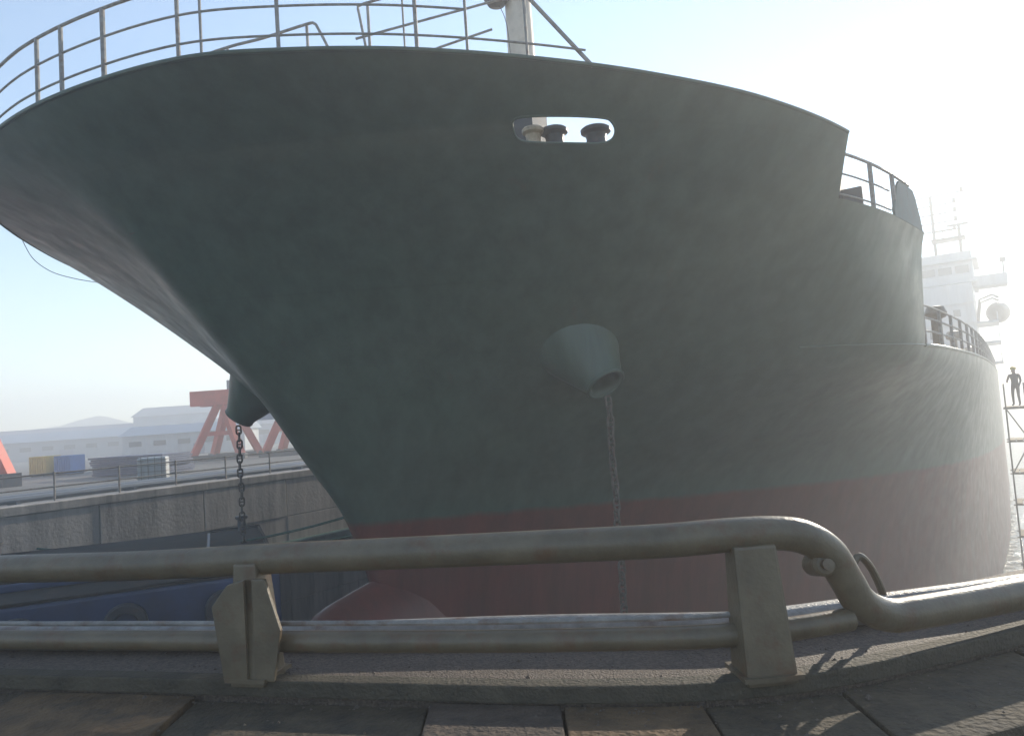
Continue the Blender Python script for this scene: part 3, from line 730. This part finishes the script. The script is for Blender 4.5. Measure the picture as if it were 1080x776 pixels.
# pipe and hose lying behind the rail
pipe = MB(); pipe.tube(smooth_path([(-9, 6.6, 3.70), (-3.67, 4.3, 3.715), (-2.82, 4.01, 3.715), (-1.19, 3.66, 3.715), (0.01, 3.49, 3.715), (0.87, 3.29+.03, 3.715), (1.17, 3.35, 3.715), (1.64, 3.45, 3.715), (2.35, 3.60, 3.715), (3.36, 3.9, 3.715), (8, 6.4, 3.71)], 6), .062, 14)
tag(pipe.build('service_pipe', M_railm, smooth=True), 'straight grey pipe lying on the coping behind the guard rail', 'pipe')
hose = MB(); hose.tube(smooth_path([(1.44, 3.40, 3.66), (1.455, 3.395, 3.86), (1.50, 3.403, 3.955), (1.545, 3.418, 3.93), (1.585, 3.43, 3.86), (1.62, 3.443, 3.76), (1.64, 3.45, 3.66)], 6), .017, 10)
tag(hose.build('hoop', M_steel, smooth=True), 'thin bent metal hoop standing on the coping beside the rail bend', 'hoop')

# loose grit on the coping, the step and in the joints
rg = random.Random(21); mb = MB()
for k in range(900):
    x = rg.uniform(-3.4, 2.9); o_ = rg.random(); y = kerb_y(x)
    if o_ < .45: y += rg.uniform(.06, .6); z = 3.651
    elif o_ < .75: y -= abs(rg.gauss(.045, .03)) + .03; z = 3.592
    else: y -= rg.uniform(.05, .5); z = 3.590
    r_ = rg.uniform(.002, .0075) if rg.random() < .93 else rg.uniform(.008, .015)
    vs = [(x+r_*math.cos(a)*rg.uniform(.7, 1.2), y+r_*math.sin(a)*rg.uniform(.7, 1.2), z-.001) for a in (0.3, 1.6, 2.9, 4.1, 5.3)] + [(x+rg.uniform(-.3, .3)*r_, y+rg.uniform(-.3, .3)*r_, z+r_*rg.uniform(.6, 1.1))]
    mb.add(vs, [(0, 1, 5), (1, 2, 5), (2, 3, 5), (3, 4, 5), (4, 0, 5), (4, 3, 2, 1, 0)])
tag(mb.build('grit', M_conc), 'loose grit scattered over the quay coping and step', None, kind='stuff')

# ------------------------------------------------------------------ barge moored ahead of the bow
bg = empty('work_barge', (-11, 19.5, 0))
tag(bg, 'high empty barge with dark deck and navy blue sides ahead of the bow', 'barge')
c = [Vector((-5.7, 17.4)), Vector((-9.0, 25.5)), Vector((-16.4, 22.5)), Vector((-13.1, 14.4))]
mb = MB(); mb.prism([v[:] for v in c], -6.3, 1.5); mb.build('barge_hull', M_navy, bg, bevel=.08)
cen = sum(c, Vector((0, 0)))/4
mb = MB(); mb.prism([(cen+(v-cen)*.985)[:] for v in c], 1.49, 1.54); mb.build('barge_deck', M_bdeck, bg)
mb = MB(); mb.tube([(v.x, v.y, 1.55) for v in c], .07, 8, closed=True); mb.build('gunwale', M_bdeck, bg, smooth=True)
mb = MB(); mb.prism([(cen+(v-cen)*.62)[:] for v in c], 1.54, 1.72); hc = mb.build('hold_coaming', M_navy, bg, bevel=.04)
mb = MB(); mb.prism([(cen+(v-cen)*.60)[:] for v in c], 1.72, 1.78); mb.build('hold_cover', M_bdeck, hc, bevel=.03)
for v in c:
    q = cen+(v-cen)*.86; mb = MB(); mb.lathe([(.16, 0), (.13, .06), (.13, .38), (.2, .42), (.2, .5), (.02, .52)], Matrix.Translation((q.x, q.y, 1.53)), 16)
    mb.build('bollard', M_dark, bg, smooth=True, auto=30)
e = (c[3]-c[0]).normalized(); nrm = Vector((e.y, -e.x))
if nrm.dot(cen-c[0]) > 0: nrm = -nrm
for k in range(4):
    q = c[0] + e*(1.2+2.0*k) + nrm*.12; F = frame_z(Vector((q.x, q.y, .85)), Vector((nrm.x, nrm.y, 0)))
    mb = MB(); mb.lathe([(.26, -.1), (.40, -.1), (.44, -.05), (.44, .05), (.40, .1), (.26, .1), (.22, 0), (.26, -.1)], F, 24); mb.build('tyre_fender', M_dark, bg, smooth=True)

# mooring lines from the ship's stem to the dock wall
for k, (a, b, sag) in enumerate(((W(9.8, -3.0, 2.2), W(6.0, WALL, 1.5), .5), (W(11.0, -3.6, 1.5), W(9.5, WALL, .9), .35))):
    pts = []
    for i in range(17):
        t = i/16; p_ = a.lerp(b, t); p_.z -= sag*4*t*(1-t); pts.append(p_)
    mb = MB(); mb.tube(pts, .035, 8)
    tag(mb.build('mooring_rope', M_rope, smooth=True), ('upper' if k == 0 else 'lower') + ' green mooring rope between the bow and the far dock wall', 'rope', 'green ropes at the dock wall')

# ------------------------------------------------------------------ far quay: fence, goods, sheds, cranes
fence = empty('dock_fence', W(0, WALL-.5, 2.9), -AX); tag(fence, 'thin pipe fence on top of the far dock wall', 'fence')
for dz in (.5, .95):
    mb = MB(); mb.tube([W(-30, WALL-.5, 2.9+dz), W(90, WALL-.5, 2.9+dz)], .028, 8); mb.build('rail', M_railm, fence, smooth=True)
pm = MB(); pm.tube([(0, 0, 0), (0, 0, 1.0)], .035, 8); PM = pm.mesh('fence_post', M_railm, smooth=True)
for k in range(50):
    o = bpy.data.objects.new('fence_post', PM); COL.objects.link(o); o.parent = fence; o.location = (0, -24 + 2.2*k, 0)

def crate_box(x, y, m, sz, label):
    r = empty('storage_box', (x, y, 2.85), -.3); tag(r, label, 'box', 'steel storage boxes on the far quay')
    mb = MB(); mb.box((0, 0, .1+sz[2]/2), sz); mb.build('body', m, r, bevel=.03, local=True)
    mb = MB()
    for i in range(7): mb.box((-sz[0]/2+sz[0]*(i+.5)/7, -sz[1]/2-.02, .1+sz[2]/2), (sz[0]/18, .05, sz[2]*.86))
    mb.build('rib', m, r, local=True)
    mb = MB()
    for q in (-.35, .35): mb.box((q*sz[0], 0, .05), (.14, sz[1], .1))
    mb.build('skid', M_dark, r, local=True)
crate_box(-32.2, 50.6, M_yellow, (1.5, 1.2, 1.25), 'yellow steel storage box on the far quay')
crate_box(-30.3, 50.2, M_blue, (1.4, 1.2, 1.2), 'blue steel storage box next to the yellow box')
tank = empty('water_tank', (-15.9, 32.4, 2.85), .3); tag(tank, 'white plastic water tank on a pallet near the far dock edge', 'tank')
mb = MB(); mb.box((0, 0, .66), (1.15, 1.0, 1.0)); mb.build('bottle', M_white, tank, bevel=.09, local=True)
mb = MB()
for z in (.3, .55, .8, 1.05): mb.tube([(-.6, -.53, z), (.6, -.53, z), (.6, .53, z), (-.6, .53, z)], .012, 6, closed=True)
for x in (-.4, -.13, .13, .4): mb.tube([(x, -.53, .14), (x, -.53, 1.18)], .012, 6)
mb.build('cage', M_steel, tank, local=True)
mb = MB()
for x in (-.5, 0, .5): mb.box((x, 0, .07), (.12, 1.0, .14))
mb.build('pallet', M_plank, tank, local=True)
st = empty('plate_stack', (-21.8, 43, 2.85), -.35); tag(st, 'long stack of dark blue-grey steel plates on the far quay', 'steel plates')
rnd = random.Random(5)
for k in range(9):
    mb = MB(); mb.box((rnd.uniform(-.12, .12), rnd.uniform(-.1, .1), .1+.12*k), (5.6, 2.0, .10)); mb.build('plate', M_roof, st, local=True)

def shed(x, y, rz, w, d, h, wall, roof, label, nwin=6, door=True):
    r = empty('shed', (x, y, 2.85), rz); tag(r, label, 'building', 'yard buildings beyond the far dock wall')
    mb = MB(); mb.box((0, 0, h/2-.1), (w, d, h+.2)); mb.build('wall', wall, r, local=True)
    mb = MB(); e_ = .4
    vs = [(-w/2-e_, -d/2-e_, h), (w/2+e_, -d/2-e_, h), (w/2+e_, 0, h+d*.16), (-w/2-e_, 0, h+d*.16), (-w/2-e_, d/2+e_, h), (w/2+e_, d/2+e_, h)]
    mb.add(vs, [(0, 1, 2, 3), (3, 2, 5, 4), (0, 3, 4), (1, 5, 2), (0, 4, 5, 1)]); mb.build('roof', roof, r, local=True)
    for i in range(nwin):
        mb = MB(); mb.box((-w/2+w*(i+.5)/nwin, -d/2-.03, h*.62), (w/nwin*.5, .1, h*.22)); mb.build('window', M_glass, r, local=True)
    if door:
        mb = MB(); mb.box((w*.12, -d/2-.04, h*.24), (w*.09, .1, h*.5)); mb.build('door', M_roof, r, local=True)
shed(-92, 150, .2, 30, 14, 3.6, M_shed, M_roof, 'long low grey shed with slate roof, farthest left of the yard')
shed(-66, 148, .1, 15, 12, 6.6, M_shed2, M_shed, 'tall pale blue shed beside the red gantry crane', 4)
shed(-74, 120, .2, 22, 9, 3.0, M_shed, M_shed2, 'low grey shed standing in front of the tall pale blue one', 7)
shed(-44, 128, .1, 20, 10, 3.4, M_shed2, M_shed, 'grey roofed pale blue shed seen under the ship bow', 6)
shed(-40, 92, .1, 14, 7, 2.6, M_white, M_shed2, 'small white shed with pale blue roof seen under the ship bow', 5)

def beam(mb, a, b, w):
    a = Vector(a); b = Vector(b); q = (b-a).normalized().to_track_quat('Z', 'Y').to_matrix(); mb.box((a+b)/2, (w, w, (b-a).length), q)
def gantry(x, y, rz, span, h, label, w=1.0, k=1.0):
    r = empty('gantry_crane', (x, y, 2.85), rz); r.scale = (k, k, k); tag(r, label, 'crane', 'red gantry cranes of the yard')
    mb = MB(); mb.box((0, -1.4, h+.9), (span+7, 1.0, 1.8)); mb.box((0, 1.4, h+.9), (span+7, 1.0, 1.8)); g = mb.build('girder', M_red, r, local=True)
    mb = MB(); mb.box((-span*.2, 0, h+2.2), (3.2, 3.6, 1.4)); mb.build('trolley', M_shed, g, local=True)
    mb = MB(); mb.box((span*.2, -2.2, h-1.2), (2.0, 1.6, 2.0)); mb.build('cab', M_shed2, g, local=True)
    for sx in (-1, 1):
        for dx in (-1, 1):
            for sy in (-1, 1):
                mb = MB(); beam(mb, (sx*span/2 + dx*.4, sy*1.4, h), (sx*span/2 + dx*2.9, sy*3.2, .4), w*.8); mb.build('leg', M_red, r, local=True)
        mb = MB(); beam(mb, (sx*span/2-1.7, -2.3, h*.48), (sx*span/2+1.7, -2.3, h*.48), .5); mb.build('cross_tie', M_red, r, local=True)
        for sy in (-3.2, 3.2): mb = MB(); mb.box((sx*span/2, sy, .35), (7, .9, .7)); mb.build('bogie', M_dark, r, local=True)
gantry(-20.6, 60, .0, 8.6, 6.6, 'red gantry crane with splayed legs behind the ship bow', 1.0, .66)
gantry(-41.6, 44.7, -AX, 26, 7.5, 'tall red gantry crane whose leg shows at the left edge of the yard', .9)

# ------------------------------------------------------------------ staging raft and worker alongside the hull, far right
sc0 = Vector((22.35, 33.2, 0)); sg = empty('scaffold_tower', sc0, -AX); tag(sg, 'thin scaffold tower on a raft alongside the far end of the hull', 'scaffold')
for x in (-.38, .38):
    for y in (-.8, .8):
        mb = MB(); mb.tube([(x, y, -5.4), (x, y, 4.6)], .032, 8); mb.build('upright', M_railm, sg, local=True)
for z in (-3.6, -2.1, -.7, .65, 2.05, 3.5):
    for y in (-.8, .8):
        mb = MB(); mb.tube([(-.48, y, z), (.48, y, z)], .03, 8); mb.build('transom', M_railm, sg, local=True)
    for i, x in enumerate((-.26, 0, .26)):
        mb = MB(); mb.box((x, 0, z+.05), (.23, 1.7, .045)); mb.build('plank', M_plank, sg, local=True)
for k in range(26):
    mb = MB(); mb.tube([(.38, -.8, -5+.33*k), (.38, -.5, -5+.33*k)], .016, 6); mb.build('rung', M_railm, sg, local=True)
mb = MB(); beam(mb, (-.38, -.82, .65), (.38, -.82, 2.05), .05); beam(mb, (.38, -.82, 2.05), (-.38, -.82, 3.5), .05); mb.build('brace', M_railm, sg, local=True)
raft = MB(); raft.box((0, 0, 0), (1.9, 2.6, .5)); rf = raft.build('raft', M_bdeck, None, bevel=.05); rf.location = sc0 + Vector((0, 0, SEA + .1)); rf.rotation_euler = (0, 0, -AX)
tag(rf, 'small dark raft floating under the scaffold tower', 'raft')

def person(loc, rz):
    r = empty('person', loc, rz); tag(r, 'person in dark work clothes standing on the scaffold tower', 'person')
    J = {'pel': (0, 0, .93), 'waist': (0, .0, 1.08), 'chest': (0, .01, 1.30), 'neck': (0, 0, 1.47), 'head': (0, .03, 1.58), 'crown': (0, .02, 1.70),
         'shl': (-.19, 0, 1.40), 'ell': (-.25, .03, 1.13), 'wrl': (-.22, .16, .92), 'hal': (-.21, .20, .85), 'shr': (.19, 0, 1.40), 'elr': (.27, .06, 1.15), 'wrr': (.20, .27, 1.08), 'har': (.17, .34, 1.08),
         'hil': (-.10, 0, .88), 'knl': (-.11, .05, .49), 'anl': (-.12, 0, .09), 'tol': (-.13, .15, .04), 'hir': (.10, 0, .88), 'knr': (.12, .03, .49), 'anr': (.14, -.04, .09), 'tor': (.16, .11, .04)}
    Rr = {'pel': .14, 'waist': .125, 'chest': .15, 'neck': .055, 'head': .09, 'crown': .075, 'shl': .075, 'ell': .05, 'wrl': .035, 'hal': .035, 'shr': .075, 'elr': .05, 'wrr': .035, 'har': .035,
          'hil': .095, 'knl': .065, 'anl': .045, 'tol': .035, 'hir': .095, 'knr': .065, 'anr': .045, 'tor': .035}
    E_ = ['pel waist', 'waist chest', 'chest neck', 'neck head', 'head crown', 'chest shl', 'shl ell', 'ell wrl', 'wrl hal', 'chest shr', 'shr elr', 'elr wrr', 'wrr har', 'pel hil', 'hil knl', 'knl anl', 'anl tol', 'pel hir', 'hir knr', 'knr anr', 'anr tor']
    ks = list(J); me = bpy.data.meshes.new('body'); me.from_pydata([J[k] for k in ks], [tuple(ks.index(q) for q in e_.split()) for e_ in E_], [])
    o = bpy.data.objects.new('body', me); COL.objects.link(o); o.parent = r; me.materials.append(M_cloth)
    sk = o.modifiers.new('skin', 'SKIN'); sk.use_smooth_shade = True
    for i, k in enumerate(ks):
        v = me.skin_vertices[0].data[i]; v.radius = (Rr[k], Rr[k]*.9); v.use_root = (k == 'pel')
    sb = o.modifiers.new('sub', 'SUBSURF'); sb.levels = 1; sb.render_levels = 2
    mb = MB(); mb.lathe([(.135, 0), (.12, .03), (.115, .08), (.08, .13), (.01, .15)], Matrix.Translation((0, .03, 1.63)), 20); mb.build('helmet', M_yellow, r, smooth=True, local=True)
    mb = MB(); mb.lathe([(.01, -.1), (.05, -.09), (.075, -.03), (.075, .05), (.01, .1)], Matrix.Translation((0, .06, 1.56)), 16); mb.build('face', M_skin, r, smooth=True, local=True)
person(sc0 + Vector((.0, -.1, 3.573)), 2.2)

# ------------------------------------------------------------------ haze over the harbour
hz = MB(); hz.box((0, 0, 8.9), (700, 700, 35.8))
m = bpy.data.materials.new('harbour_haze'); m.use_nodes = True; nt = m.node_tree
nt.nodes.remove(nt.nodes['Principled BSDF'])
pv = nt.nodes.new('ShaderNodeVolumePrincipled'); pv.inputs['Density'].default_value = HAZE_DENSITY
pv.inputs['Color'].default_value = (0.94, 0.95, 0.96, 1); pv.inputs['Anisotropy'].default_value = HAZE_G
nt.links.new(pv.outputs[0], nt.nodes['Material Output'].inputs['Volume'])
tag(hz.build('haze', m), 'pale sunlit haze lying over the whole harbour', None, kind='stuff')
